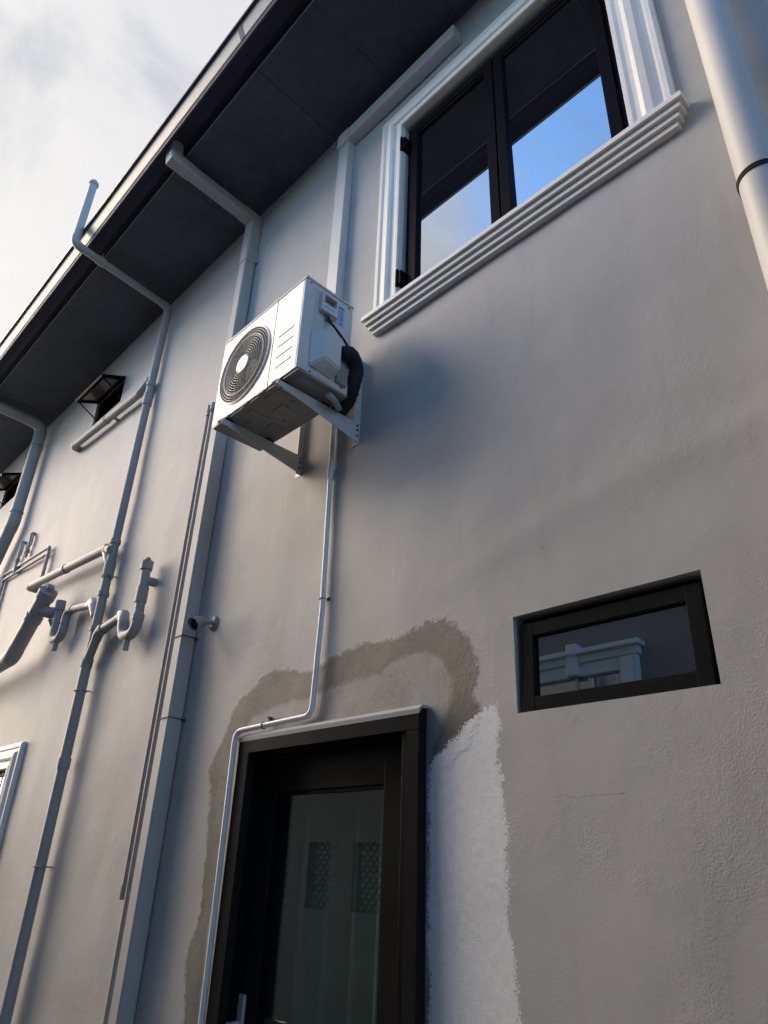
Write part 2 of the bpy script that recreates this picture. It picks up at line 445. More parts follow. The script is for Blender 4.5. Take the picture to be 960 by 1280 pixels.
def build_wall():
    def axis(segs, cuts):
        v = []
        for a, b, st in segs: v += list(np.arange(a, b - 1e-6, st))
        v += cuts; v = sorted(v); o = [v[0]]
        for q in v[1:]:
            if q - o[-1] > 0.004: o.append(q)
            elif q in cuts: o[-1] = q
        return np.array(o)
    xs = axis([(-14, -9, 0.5), (-9, -5.5, 0.07), (-5.5, -0.1, 0.028), (-0.1, 4.0, 0.1)], [4.0] + [o[0] for o in OPEN] + [o[1] for o in OPEN])
    zs = axis([(-0.1, 0.6, 0.1), (0.6, 3.0, 0.028), (3.0, 5.78, 0.05)], [5.80] + [o[2] for o in OPEN if o[2] > 0] + [o[3] for o in OPEN])
    X, Z = np.meshgrid(xs, zs)
    Y = np.zeros_like(X)
    for (i, j), x in np.ndenumerate(X):
        z = Z[i, j]
        Y[i, j] = 0.006 * noise.noise(Vector((x * 1.3, 0.3, z * 1.1))) + 0.0030 * noise.noise(Vector((x * 4.1, 5.3, z * 3.3)))
    # a long shallow trowel ridge that crosses the wall from lower left to upper right
    d = (Z - (2.50 + (X + 1.4) * 0.17 + 0.02 * np.sin(X * 5)))
    Y -= 0.003 * np.exp(-(d / 0.05) ** 2) * np.clip((X + 1.7) / 0.4, 0, 1)
    Y += 0.002 * np.exp(-((d + 0.14) / 0.10) ** 2) * np.clip((X + 1.7) / 0.4, 0, 1)
    nx, nz = len(xs), len(zs)
    verts = list(zip(X.ravel(), Y.ravel(), Z.ravel()))
    faces = []
    for i in range(nz - 1):
        zc = (zs[i] + zs[i + 1]) / 2
        for j in range(nx - 1):
            xc = (xs[j] + xs[j + 1]) / 2
            if any(a < xc < b and c < zc < e for a, b, c, e in OPEN): continue
            faces.append((i * nx + j, i * nx + j + 1, (i + 1) * nx + j + 1, (i + 1) * nx + j))
    nf = len(faces)
    # reveals, running back from the same border vertices
    for a, b, c, e in OPEN:
        def vid(x, z): return int(np.argmin(abs(zs - z))) * nx + int(np.argmin(abs(xs - x)))
        js = [j for j in range(nx) if a - 1e-6 <= xs[j] <= b + 1e-6]
        is_ = [i for i in range(nz) if c - 1e-6 <= zs[i] <= e + 1e-6]
        rows = []
        rows.append([max(is_) * nx + j for j in js])
        if c > 0: rows.append([min(is_) * nx + j for j in js][::-1])
        rows.append([i * nx + min(js) for i in is_]); rows.append([i * nx + max(js) for i in is_][::-1])
        for row in rows:
            base = len(verts)
            m_ = len(row)
            for q in row: verts.append(verts[q])
            for q in row: verts.append((verts[q][0], 0.13, verts[q][2]))
            for k in range(m_ - 1): faces.append((base + k, base + k + 1, base + m_ + k + 1, base + m_ + k))
    me = bpy.data.meshes.new('wall'); me.from_pydata([tuple(map(float, v)) for v in verts], [], faces); me.update()
    vx = np.array([v[0] for v in verts]); vz = np.array([v[2] for v in verts])
    for nm, poly in (('cement', CEMENT), ('skim', SKIM), ('primer', PRIMER)):
        at = me.attributes.new(nm, 'FLOAT', 'POINT'); at.data.foreach_set('value', np.clip(poly_sdf(vx, vz, poly), -1, 1).astype(np.float32))
    sm = np.zeros(len(faces), bool); sm[:nf] = True
    me.polygons.foreach_set('use_smooth', sm)
    me.materials.append(M['wall'])
    o = bpy.data.objects.new('wall', me); COL.objects.link(o); o.parent = house
    return o


build_wall()
# rooms behind the openings, closed off from the daylight
b = MB()
b.box(-14, 4.0, 1.3, 1.4, 0.0, 5.9)
b.box(-14, -13.9, 0.01, 1.3, 0.0, 5.9); b.box(3.9, 4.0, 0.01, 1.3, 0.0, 5.9)
b.box(-14, 4.0, 0.135, 1.3, 5.80, 5.9)
for xx in (-7.2, -5.0, -3.0, -1.5, -0.3): b.box(xx, xx + 0.05, 0.135, 1.3, 0.0, 5.8)
b.box(-14, 4.0, 0.135, 1.3, 3.0, 3.1)
b.build('interior', M['dark_room'], house)

# soffit panels with their joints, eaves gutter, fascia and roof
x = -14.0 + 0.235
k = 0
while x < 3.9:
    p = MB(); dz = random.uniform(-0.0012, 0.0012)
    p.box(x + 0.001, x + 0.5138, -0.632, -0.002, 5.757 + dz, 5.772 + dz, bevel=0.0015)
    p.build('soffit_panel', M['soffit'], house)
    x += 0.515
MB().box(-14, 4, -0.63, 0.0, 5.774, 5.80).build('eaves_board', M['roof'], house)
MB().box(-14, 4, -0.636, -0.631, 5.750, 5.764, bevel=0.001).build('edge_bead', M['bead'], house)
gp = [(-0.637, 5.762), (-0.640, 5.800), (-0.660, 5.822), (-0.700, 5.830), (-0.735, 5.815), (-0.760, 5.775), (-0.768, 5.742), (-0.775, 5.742), (-0.775, 5.85), (-0.637, 5.85)]
MB().prism(gp, 'x', -14, 4).build('gutter', M['gutter'], house)
MB().box(-14, 4, -0.7835, -0.7765, 5.734, 5.742, bevel=0.001).build('edge_bead', M['bead'], house)
MB().prism([(-0.7765, 5.744), (-0.7765, 5.872), (-0.7900, 5.872), (-0.7900, 5.762)], 'x', -14, 4).build('gutter_lip', M['gutter'], house)
MB().prism([(-0.7910, 5.766), (-0.7910, 5.86), (-0.826, 5.86), (-0.8245, 5.845)], 'x', -14, 4).build('fascia', M['fascia'], house)
MB().prism([(-0.8275, 5.842), (-0.60, 5.862), (-0.60, 5.90), (-0.842, 5.868), (-0.842, 5.846)], 'x', -14, 4).build('roof_edge', M['gutter'], house)
MB().prism([(-0.60, 5.90), (1.4, 6.35), (1.4, 6.38), (-0.60, 5.935)], 'x', -14, 4).build('roof', M['roof'], house)
# a repair mark on the cream fascia
for xx in (-2.37,):
    MB().prism([(-0.7905, 5.763), (-0.8265, 5.8435), (-0.8275, 5.8425), (-0.7918, 5.762)], 'x', xx, xx + 0.035).build('fascia_joint', M['gutter'], house)


def sash(parent, x0, x1, z0, z1, y0, y1, w, mt, xf=None, name='sash'):
    """one rectangular frame of four mitred-looking bars"""
    b = MB(); e = 0.0015
    b.box(x0, x0 + w, y0, y1, z0, z1, bevel=0.0025, xf=xf)
    b.box(x1 - w, x1, y0, y1, z0, z1, bevel=0.0025, xf=xf)
    b.box(x0 + w - e, x1 - w + e, y0 + 0.001, y1 - 0.001, z1 - w, z1 - 0.0005, bevel=0.0025, xf=xf)
    b.box(x0 + w - e, x1 - w + e, y0 + 0.001, y1 - 0.001, z0 + 0.0005, z0 + w, bevel=0.0025, xf=xf)
    return b.build(name, mt, parent)


def part_empty(name, parent, label=None):
    o = bpy.data.objects.new(name, None); COL.objects.link(o); o.parent = parent; o.empty_display_size = 0.1
    if label: o['label'] = label
    return o


TR = [(0.0, 0.0), (0.0, -0.022), (0.012, -0.030), (0.030, -0.030), (0.040, -0.022), (0.058, -0.026), (0.072, -0.042), (0.098, -0.046), (0.112, -0.040),
      (0.118, -0.030), (0.136, -0.030), (0.150, -0.036), (0.166, -0.036), (0.170, -0.028), (0.170, 0.0)]   # offset from outer edge, y


def moulding(parent, x0, x1, z0, z1, s=1.0, mt=None):
    """left, head and right mouldings round an opening (x0..x1 are the OUTER edges), mitred at the top"""
    mt = mt or M['trim']
    n = len(TR)
    def strip(fa, fb, name):
        b = MB(); A = [b.bm.verts.new(fa(o * s, y)) for o, y in TR]; B = [b.bm.verts.new(fb(o * s, y)) for o, y in TR]
        for i in range(n - 1): b.bm.faces.new((A[i], A[i + 1], B[i + 1], B[i]))
        b.bm.faces.new(A[::-1]); b.bm.faces.new(B)
        b.build(name, mt, parent)
    strip(lambda o, y: (x0 + o, y, z0), lambda o, y: (x0 + o, y, z1 - o), 'moulding')
    strip(lambda o, y: (x1 - o, y, z0), lambda o, y: (x1 - o, y, z1 - o), 'moulding')
    strip(lambda o, y: (x0 + o, y, z1 - o), lambda o, y: (x1 - o, y, z1 - o), 'moulding')


def sill(parent, x0, x1, ztop, out=0.068, h=0.104, tiers=4, mt=None):
    b = MB(); step = h / tiers
    for i in range(tiers):
        o = out - i * 0.0135; ov = 0.052 - i * 0.0135
        zt = ztop - i * step
        b.box(x0 - ov, x1 + ov, -o, 0.004 - i * 0.0004, zt - step + 0.001, zt, bevel=0.0028)
    return b.build('sill', mt or M['trim'], parent)


# upper window
w1 = part_empty('window', house, 'large two-pane upper window with white stepped moulding, reflecting blue sky')
moulding(w1, -1.972, -0.440, 3.932, 5.388)
sill(w1, -1.955, -0.462, 3.932)
sash(w1, -1.797, -0.613, 3.935, 5.207, 0.020, 0.085, 0.030, M['black'], name='frame')
for a, c in ((-1.765, -1.214), (-1.206, -0.645)):
    sash(w1, a, c, 3.955, 5.175, 0.004, 0.046, 0.050, M['black'])
    lean = Matrix.Translation((0, 0.026, 4.6)) @ Matrix.Rotation(rad(0.4 if a > -1.5 else 0.0), 4, 'X') @ Matrix.Translation((0, -0.026, -4.6))
    p = MB(); p.box(a + 0.045, c - 0.045, 0.024, 0.028, 4.00, 5.13, xf=lean); p.build('pane', M['mirror'], w1)
    p = MB(); p.box(a + 0.05, c - 0.05, 0.012, 0.022, 5.112, 5.124)
    p.build('glazing_bead', M['blackd'], w1)
for zz in (4.075, 5.06):
    p = MB(); p.box(-1.806, -1.778, -0.030, 0.018, zz - 0.045, zz + 0.045, bevel=0.005); p.cyl((-1.803, -0.030, zz - 0.055), (-1.803, -0.030, zz + 0.055), 0.008, 10)
    p.build('hinge', M['black'], w1)

# small window: dark awning sash, hinged at its head and slightly open
w2 = part_empty('window', house, 'small dark wide window right of the door, reflecting a pale blue window head')
sash(w2, -1.253, -0.661, 1.978, 2.269, 0.052, 0.110, 0.022, M['black'], name='frame')
tilt = Matrix.Translation((0, 0.046, 2.252)) @ Matrix.Rotation(rad(-3.0), 4, 'X') @ Matrix.Translation((0, -0.046, -2.252))
sash(w2, -1.240, -0.672, 1.972, 2.246, 0.020, 0.050, 0.044, M['blackd'], xf=tilt)
p = MB(); p.box(-1.20, -0.712, 0.036, 0.040, 2.012, 2.206, xf=tilt); p.build('pane', M['smallglass'], w2)
p = MB(); p.box(-1.246, -0.652, 0.050, 0.058, 1.962, 2.250, xf=tilt); p.build('gasket', M['rubber'], w2)


# far awning windows, sash pushed out
def awning(x1, lab):
    w = part_empty('window', house, lab)
    x0 = x1 - 0.575
    sash(w, x0 - 0.002, x1 + 0.002, 5.088, 5.357, 0.02, 0.09, 0.028, M['black'], name='frame')
    xf = Matrix.Translation((0, 0.0, 5.345)) @ Matrix.Rotation(rad(-66), 4, 'X') @ Matrix.Translation((0, -0.0, -5.345))
    sash(w, x0 + 0.01, x1 - 0.01, 5.125, 5.345, -0.016, 0.012, 0.034, M['black'], xf=xf)
    p = MB(); p.box(x0 + 0.045, x1 - 0.045, -0.004, 0.000, 5.160, 5.31, xf=xf); p.build('pane', M['awnglass'], w)
    for q in (x0 + 0.03, x1 - 0.03):
        tip = xf @ Vector((q, 0, 5.14))
        MB().cyl(tip, (q, 0.03, 5.14), 0.006, 8).build('stay', M['black'], w)
    p = MB(); p.box(x0 + 0.03, x1 - 0.03, 0.07, 0.074, 5.11, 5.33); p.build('pane', M['smallglass'], w)


awning(-5.25, 'nearer of the two small awning windows under the eaves, sash pushed out')
awning(-7.75, 'farther of the two small awning windows under the eaves, partly behind the wide pipe')

# lower left window with bars
w5 = part_empty('window', house, 'ground floor window at the lower left edge with white moulding and thin bars')
moulding(w5, -6.90, -5.42, 0.95, 2.262)
sill(w5, -6.885, -5.435, 0.95)
sash(w5, -6.747, -5.573, 0.955, 2.107, 0.030, 0.085, 0.045, M['black'], name='frame')
p = MB(); p.box(-6.71, -5.61, 0.050, 0.054, 1.00, 2.07); p.build('pane', M['mirror'], w5)
for i in range(9):
    xq = -6.68 + i * 0.13
    MB().cyl((xq, 0.012, 0.99), (xq, 0.012, 2.08), 0.006, 8).build('bar', M['trim'], w5)

# door
dr = part_empty('door', house, 'black door with green tinted glass panel below the patched plaster')
b = MB()
b.prism([(-2.660, -0.04), (-2.660, -0.002), (-2.580, -0.002), (-2.580, -0.034), (-2.586, -0.04)], 'z', -0.02, 1.962)
b.prism([(-1.618, -0.002), (-1.618, -0.04), (-1.672, -0.04), (-1.678, -0.034), (-1.678, -0.002)], 'z', -0.02, 1.962)
b.prism([(-0.0415, 1.9625), (-0.0415, 2.010), (-0.030, 2.030), (-0.002, 2.030), (-0.002, 1.9625)], 'x', -2.6605, -1.6175)
b.build('architrave', M['blackd'], dr)
b = MB(); b.prism([(-0.046, 2.026), (-0.030, 2.040), (-0.002, 2.042), (-0.002, 2.031), (-0.030, 2.031), (-0.043, 2.0105)], 'x', -2.664, -1.612)
b.build('drip_cap', M['pipe_pale'], dr)
b = MB()   # stepped jamb
for i, (xa, xb, zt, ya, yb) in enumerate(((-2.604, -1.694, 1.948, -0.0015, 0.022), (-2.616, -1.706, 1.936, 0.024, 0.046))):
    pass
for (ins, ya, yb) in ((0.020, -0.030, -0.008), (0.032, -0.007, 0.020), (0.018, 0.021, 0.048), (0.004, 0.049, 0.12)):
    b.box(-2.629, -2.629 + ins + 0.02, ya, yb, -0.02, 1.983 - ins, bevel=0.0015)
    b.box(-1.681 - ins, -1.681, ya, yb, -0.02, 1.983 - ins, bevel=0.0015)
    b.box(-2.629, -1.681, ya + 0.0008, yb - 0.0008, 1.983 - ins - 0.001, 1.984, bevel=0.0015)
b.build('frame', M['black'], dr)
lf = MB()
lf.box(-2.622, -2.500, 0.058, 0.100, 0.01, 1.975, bevel=0.002)
lf.box(-1.872, -1.690, 0.058, 0.100, 0.01, 1.975, bevel=0.002)
lf.box(-2.501, -1.871, 0.0585, 0.0995, 1.815, 1.974, bevel=0.002)
lf.box(-2.501, -1.871, 0.0585, 0.0995, 0.01, 0.20, bevel=0.002)
lf.build('leaf', M['blackd'], dr)
b = MB()
b.box(-2.5005, -2.490, 0.066, 0.092, 0.205, 1.812); b.box(-1.882, -1.8715, 0.066, 0.092, 0.205, 1.812)
b.box(-2.4895, -1.8825, 0.0665, 0.0915, 1.802, 1.8145)
b.build('glazing_bead', M['black'], dr)
MB().box(-2.492, -1.880, 0.082, 0.087, 0.20, 1.815).build('pane', M['doorglass'], dr)
MB().box(-2.6235, -2.6215, 0.052, 0.056, 0.05, 1.93).build('lit_edge_strip', M['seam'], dr)  # pale strips stand in for light catching the leaf edges
MB().box(-1.7005, -1.6995, 0.0485, 0.0575, 0.05, 1.945).build('lit_edge_strip', M['seam'], dr)
cv = MB()   # curtain folds behind the glass
N = 220
rows = [0.15, 1.0, 1.9]
grid = []
for zi in range(24):
    z = 0.15 + 1.75 * zi / 23
    r_ = []
    for i in range(N):
        t = i / (N - 1); xq = -2.96 + 1.25 * t
        r_.append(cv.bm.verts.new((xq, 0.20 + 0.032 * math.sin(t * 54 + 0.4 * math.sin(z * 2)) + 0.012 * math.sin(t * 21 + z), z)))
    grid.append(r_)
for zi in range(23):
    for i in range(N - 1):
        f = cv.bm.faces.new((grid[zi][i], grid[zi][i + 1], grid[zi + 1][i + 1], grid[zi + 1][i])); f.smooth = True
cv.build('curtain', M['curtain'], dr)
h = MB()
h.box(-2.602, -2.557, 0.044, 0.058, 0.90, 1.125, bevel=0.006)
h.cyl((-2.580, 0.050, 1.035), (-2.580, 0.002, 1.035), 0.010, 12)
h.box(-2.590, -2.455, -0.008, 0.008, 1.026, 1.046, bevel=0.006)
h.build('handle', M['steel'], dr)

# ------------------------------------------------------------------ pipes
# wide cream pipe at the right edge
dp = thing('drainpipe', 'wide cream round drainpipe running down the right edge past the upper window', 'drainpipe')
MB().cyl((-0.262, -0.088, 3.02), (-0.262, -0.088, 5.752), 0.0580, 40).build('pipe', M['bigpipe'], dp)
MB().cyl((-0.262, -0.088, 0.0), (-0.262, -0.088, 3.02), 0.0580, 40).build('pipe', M['bigpipe'], dp)
b = MB()
for dz in (0, 0.010): b.ring((-0.262, -0.088, 3.325 + dz), (0.0, 0, 1), 0.0600, 0.0032, 40, 6)
b.build('strap', M['rust'], dp)
b = MB(); b.cyl((-0.318, -0.050, 3.235), (-0.322, -0.001, 3.235), 0.004, 8); b.cyl((-0.318, -0.064, 3.235), (-0.318, -0.050, 3.235), 0.009, 6)
b.tube([(-0.316, -0.062, 3.238), (-0.319, -0.072, 3.27), (-0.322, -0.094, 3.325)], 0.0025, 6)
b.build('wall_screw', M['rust'], dp)

# square downpipe from the gutter
sp = thing('square_downpipe', 'grey square downpipe dropping from the gutter and down the wall beside the air conditioner', 'downpipe')
X0, X1 = -3.328, -3.246


def box_run(parent, pts, hx, hy, mt, name='pipe', bevel=0.006):
    """rectangular tube swept through points lying in one x plane, mitred at bends"""
    b = MB(); pts = [Vector(p) for p in pts]; k = len(pts); rings = []
    for i in range(k):
        if i == 0: t = (pts[1] - pts[0]).normalized(); s = 1
        elif i == k - 1: t = (pts[-1] - pts[-2]).normalized(); s = 1
        else:
            a = (pts[i] - pts[i - 1]).normalized(); c = (pts[i + 1] - pts[i]).normalized(); t = (a + c).normalized(); s = 1 / max(0.3, math.cos(a.angle(c) / 2))
        nrm = Vector((1, 0, 0)).cross(t).normalized()
        c_ = 0.18
        prof = [(-1, -1 + c_), (-1 + c_, -1), (1 - c_, -1), (1, -1 + c_), (1, 1 - c_), (1 - c_, 1), (-1 + c_, 1), (-1, 1 - c_)]
        rings.append([b.bm.verts.new(pts[i] + Vector((1, 0, 0)) * hx * p[0] + nrm * hy * s * p[1]) for p in prof])
    for i in range(k - 1):
        for j in range(8): b.bm.faces.new((rings[i][j], rings[i][(j + 1) % 8], rings[i + 1][(j + 1) % 8], rings[i + 1][j]))
    b.bm.faces.new(rings[0][::-1]); b.bm.faces.new(rings[-1])
    return b.build(name, mt, parent)


xc = (X0 + X1) / 2; hw = (X1 - X0) / 2
M['sq'] = mat('square_pipe_paint', (0.36, 0.365, 0.37), 0.6, bump=(50, 0.08), var=0.06, varscale=6)
box_run(sp, [(xc, -0.044, 0.0), (xc, -0.044, 5.32)], hw, 0.040, M['sq'])
box_run(sp, [(xc, -0.044, 5.235), (xc, -0.044, 5.655), (xc, -0.15, 5.663)], hw + 0.0035, 0.0435, M['sq'], 'elbow')
box_run(sp, [(xc, -0.13, 5.6615), (xc, -0.60, 5.692)], hw, 0.040, M['sq'])
box_run(sp, [(xc, -0.56, 5.690), (xc, -0.690, 5.698), (xc, -0.712, 5.83)], hw + 0.0035, 0.0435, M['sq'], 'elbow')
for z, nm in ((2.585, 0), (2.175, 1)):
    b = MB(); b.box(X0 - 0.003, X1 + 0.003, -0.0875, -0.084, z - 0.002, z + 0.002)
    b.box(X1 + 0.0005, X1 + 0.004, -0.086, -0.001, z - 0.002, z + 0.002)
    b.cyl((X1 + 0.012, -0.016, z - 0.006), (X1 + 0.012, 0.002, z - 0.006), 0.007, 8)
    b.tube([(X0 - 0.003, -0.086, z), (X0 - 0.03, -0.05, z - 0.002), (X0 - 0.06, -0.002, z - 0.006)], 0.0022, 6)
    b.build('tie_wire', M['rust'], sp)
b = MB(); b.box(X1 + 0.003, X1 + 0.030, -0.022, -0.004, 5.235, 5.262, bevel=0.003); b.build('bracket', M['sq'], sp)

# two thin conduits left of the square downpipe
for xq, r, zt, zb, lab, lname in ((-3.502, 0.0105, 4.16, 1.385, 'thinner left conduit of the pair beside the square downpipe, ending short above the ground', 'l'),
                           (-3.442, 0.0165, 4.145, 0.0, 'darker right conduit of the pair, next to the square downpipe', 'r')):
    c = thing('conduit', lab, 'conduit', group='vertical conduits beside the square downpipe')
    xt = xq + 0.0
    MB().cyl((xt, -0.030, zb), (xt, -0.030, zt), r, 16).build('pipe', M['pipe'], c)
    collar(c, (xt, -0.030, zt - 0.02), (0, 0, 1), r * 1.25, 0.05, M['pipe'], 'end_cap')
    if lname == 'l': collar(c, (xt, -0.030, zb + 0.03), (0, 0, 1), r * 1.35, 0.06, M['pipe'])
    b = MB(); b.ring((xt, -0.030, 4.085), (0, 0, 1), r + 0.001, 0.003, 20, 6); b.box(xt - 0.005, xt + 0.005, -0.03, 0.0, 4.08, 4.09); b.build('clip', M['rust'], c)

# vent and waste pipe with its branches
PX = -4.505
vp = thing('waste_pipe', 'long grey round waste pipe rising past traps and bending out over the roof edge', 'waste pipe')
pipe_run(vp, [(PX, -0.050, 2.70), (PX, -0.050, 5.635), (-4.462, -0.872, 5.690), (-4.462, -0.872, 6.33)], 0.0300, M['pipe'], bend=0.055, fit=1.13)
b = MB(); b.tube([(-4.462, -0.872, 6.33), (-4.462, -0.872, 6.335), (-4.462, -0.872, 6.36), (-4.462, -0.872, 6.39)], [0.030, 0.038, 0.036, 0.014], 20); b.build('vent_cap', M['pipe'], vp)
collar(vp, (PX + 0.032, -0.655, 5.675), (0, -1, 0.07), 0.034, 0.06, M['pipe'])
b = MB(); b.ring((PX + 0.032, -0.655, 5.675), (0, 1, 0), 0.034, 0.004, 24, 6); b.box(PX + 0.03, PX + 0.045, -0.66, -0.65, 5.675, 5.757); b.build('clip', M['pipe'], vp)
pipe_run(vp, [(PX - 0.026, -0.050, 0.0), (PX - 0.012, -0.050, 2.74)], 0.0315, M['pipe'])
for z in (4.84, 4.70, 3.50, 3.30, 3.12, 2.88): collar(vp, (PX, -0.050, z), (0, 0, 1), 0.0345, 0.10 if z in (4.70, 3.30) else 0.03, M['pipe'])
for z in (2.66, 2.05): collar(vp, (PX - 0.016, -0.050, z), (0, 0, 1), 0.0350, 0.06, M['pipe'])
for z in (3.24, 2.48): pipe_clip(vp, (PX, -0.050, z) if z > 3 else (PX - 0.018, -0.050, z), (0, 0, 1), 0.035, M['pipe'])
pipe_clip(vp, (PX - 0.018, -0.050, 1.50), (0, 0, 1), 0.038, M['pipe'])
# long sloping branch to the left
pipe_run(vp, [(-6.10, 0.0, 3.560), (-6.10, -0.075, 3.560), (-4.58, -0.075, 3.462), (-4.49, -0.072, 3.43)], 0.031, M['pipe'], bend=0.04, fit=1.06)
collar(vp, (-5.30, -0.075, 3.508), (1, 0, -0.065), 0.034, 0.03, M['pipe'])
b = MB(); b.tube([(-4.66, -0.060, 3.462), (-4.605, -0.062, 3.475), (-4.565, -0.060, 3.43), (-4.530, -0.055, 3.36)], [0.034, 0.038, 0.036, 0.030], 18); b.build('tee', M['pipe_pale'], vp)
# right trap, stub, horizontal arm and wye
pipe_run(vp, [(-3.883, -0.064, 3.134), (-3.857, -0.064, 2.725), (-4.041, -0.064, 2.725), (-4.041, -0.064, 2.873), (-4.394, -0.064, 2.840), (-4.520, -0.056, 2.640)],
         0.0280, M['pipe'], bend=0.075, fit=1.13)
b = MB(); b.tube([(-4.046, -0.064, 2.786), (-4.049, -0.066, 2.829), (-4.067, -0.066, 2.880), (-4.100, -0.065, 2.884)], [0.0325, 0.033, 0.0325, 0.0325], 18); b.build('tee', M['pipe_pale'], vp)
collar(vp, (-3.883, -0.064, 3.149), (0, 0, 1), 0.034, 0.055, M['pipe'], 'end_cap')
MB().cyl((-3.883, -0.064, 3.175), (-3.883, -0.064, 3.200), 0.017, 6).build('plug', M['pipe'], vp)
collar(vp, (-3.873, -0.064, 2.960), (0, 0, 1), 0.0325, 0.10, M['pipe'])
MB().cyl((-3.876, -0.064, 3.052), (-3.872, 0.0, 3.055), 0.027, 16).build('wall_tail', M['pipe'], vp)
collar(vp, (-3.862, -0.064, 2.817), (0, 0, 1), 0.0325, 0.035, M['pipe'])
MB().cyl((-3.952, -0.064, 2.705), (-3.952, -0.064, 2.638), 0.020, 6).build('plug', M['pipe'], vp)
collar(vp, (-4.353, -0.064, 2.844), (1, 0, 0.1), 0.0325, 0.03, M['pipe'])
# left trap
pipe_run(vp, [(-5.247, -0.064, 3.226), (-5.232, -0.064, 2.929), (-5.063, -0.064, 2.929), (-5.063, -0.064, 3.129), (-4.639, -0.056, 3.076)],
         0.0265, M['pipe'], bend=0.07, fit=1.14)
collar(vp, (-5.242, -0.064, 3.205), (0, 0, 1), 0.033, 0.07, M['pipe'], 'end_cap')
MB().cyl((-5.142, -0.064, 2.914), (-5.142, -0.064, 2.848), 0.020, 6).build('plug', M['pipe'], vp)
MB().tube([(-5.262, -0.064, 3.103), (-5.354, -0.064, 3.113), (-5.347, -0.046, 3.082), (-5.27, 0.0, 3.06)], 0.024, 14).build('wall_tail', M['pipe'], vp)
b = MB(); b.tube([(-4.690, -0.056, 3.078), (-4.632, -0.058, 3.088), (-4.592, -0.057, 3.045), (-4.555, -0.052, 2.98)], [0.032, 0.036, 0.034, 0.029], 18); b.build('tee', M['pipe_pale'], vp)

# pipe below the awning window
hp = thing('overflow_pipe', 'short sloping grey pipe under the nearer awning window', 'pipe')
pipe_run(hp, [(-5.985, 0.0, 4.905), (-5.985, -0.065, 4.905), (-4.66, -0.065, 4.830), (-4.53, -0.055, 4.905)], 0.031, M['pipe'], bend=0.04, fit=1.05)
collar(hp, (-5.27, -0.065, 4.8646), (1, 0, -0.055), 0.0335, 0.03, M['pipe'])
MB().cyl((-5.16, -0.065, 4.85), (-5.16, 0.0, 4.84), 0.012, 10).build('hanger', M['pipe'], hp)

# wide soil pipe at the far left
so = thing('soil_pipe', 'widest grey pipe at the left edge, bending out along the soffit', 'soil pipe')
pipe_run(so, [(-7.60, -0.09, 0.0), (-7.60, -0.09, 3.85), (-7.15, -0.09, 4.50), (-7.15, -0.09, 5.655), (-7.15, -0.74, 5.690)], 0.0580, M['pipe'], bend=0.12, fit=1.05)
pipe_clip(so, (-7.15, -0.09, 5.40), (0, 0, 1), 0.062, M['pipe'])
collar(so, (-7.15, -0.09, 4.62), (0, 0, 1), 0.0605, 0.02, M['pipe'])

# capped stub that slants down to the left
st = thing('branch_pipe', 'fat capped grey pipe slanting down to the left edge, below the sloping branch', 'pipe')
pipe_run(st, [(-5.36, -0.14, 3.31), (-5.80, -0.14, 2.895), (-6.9, -0.14, 2.83)], 0.057, M['pipe'], bend=0.12, fit=1.04)
d = Vector((-0.44, 0, -0.415)).normalized()
collar(st, Vector((-5.37, -0.14, 3.30)), d, 0.063, 0.07, M['pipe'], 'end_cap')
MB().cyl(Vector((-5.35, -0.14, 3.325)) - d * 0.02, Vector((-5.35, -0.14, 3.325)) - d * 0.045, 0.030, 6).build('plug', M['pipe'], st)
collar(st, Vector((-5.53, -0.14, 3.15)), d, 0.060, 0.05, M['pipe'])
MB().tube([(-5.46, -0.13, 3.20), (-5.36, -0.09, 3.17), (-5.31, -0.03, 3.17), (-5.31, 0.0, 3.17)], 0.042, 18).build('wall_tail', M['pipe'], st)

# twin thin water pipes at the left
tw = thing('water_pipes', 'pair of thin grey water pipes turning a corner near the left edge', 'water pipe')
for i, (dx, dz) in enumerate(((0, 0), (0.045, -0.060))):
    pipe_run(tw, [(-6.00 + dx * 0.4, -0.028, 3.55), (-6.00 + dx * 0.4, -0.028, 3.92 + dz), (-7.17 + dx, -0.028, 3.965 + dz), (-7.17 + dx, -0.028, 2.3)], 0.0125, M['pipe'], bend=0.02, fit=1.2, n=12)
for xq, za, zb in ((-6.83, 3.97, 4.22), (-6.60, 4.00, 4.24)):
    pipe_run(tw, [(xq - 0.02, -0.03, za), (xq - 0.02, -0.03, zb), (xq - 0.02, 0.0, zb)], 0.013, M['pipe'], bend=0.012, fit=1.3, n=12)
    MB().tube([(xq + 0.035, -0.03, za + 0.10), (xq + 0.035, -0.03, zb - 0.03)], 0.008, 10).build('bypass', M['pipe'], tw)
    collar(tw, (xq - 0.02, -0.03, za + 0.06), (0, 0, 1), 0.020, 0.03, M['pipe'])
collar(tw, (-6.80, -0.028, 3.92), (1, 0, 0), 0.030, 0.05, M['pipe'])

# trunking from the air conditioner up to the eaves and along above the window
tk = thing('trunking', 'pale rectangular trunking rising behind the air conditioner and turning along the eaves above the window', 'trunking')
b = MB(); b.box(-2.335, -2.247, -0.052, -0.001, 3.62, 5.600, bevel=0.003); b.build('vertical_cover', M['trunk'], tk)
b = MB(); b.box(-2.246, -1.395, -0.066, -0.001, 5.515, 5.612, bevel=0.003); b.build('horizontal_cover', M['trunk'], tk)
b = MB(); b.box(-2.338, -2.240, -0.069, -0.0015, 5.505, 5.616, bevel=0.004); b.build('corner_cover', M['trunk'], tk)

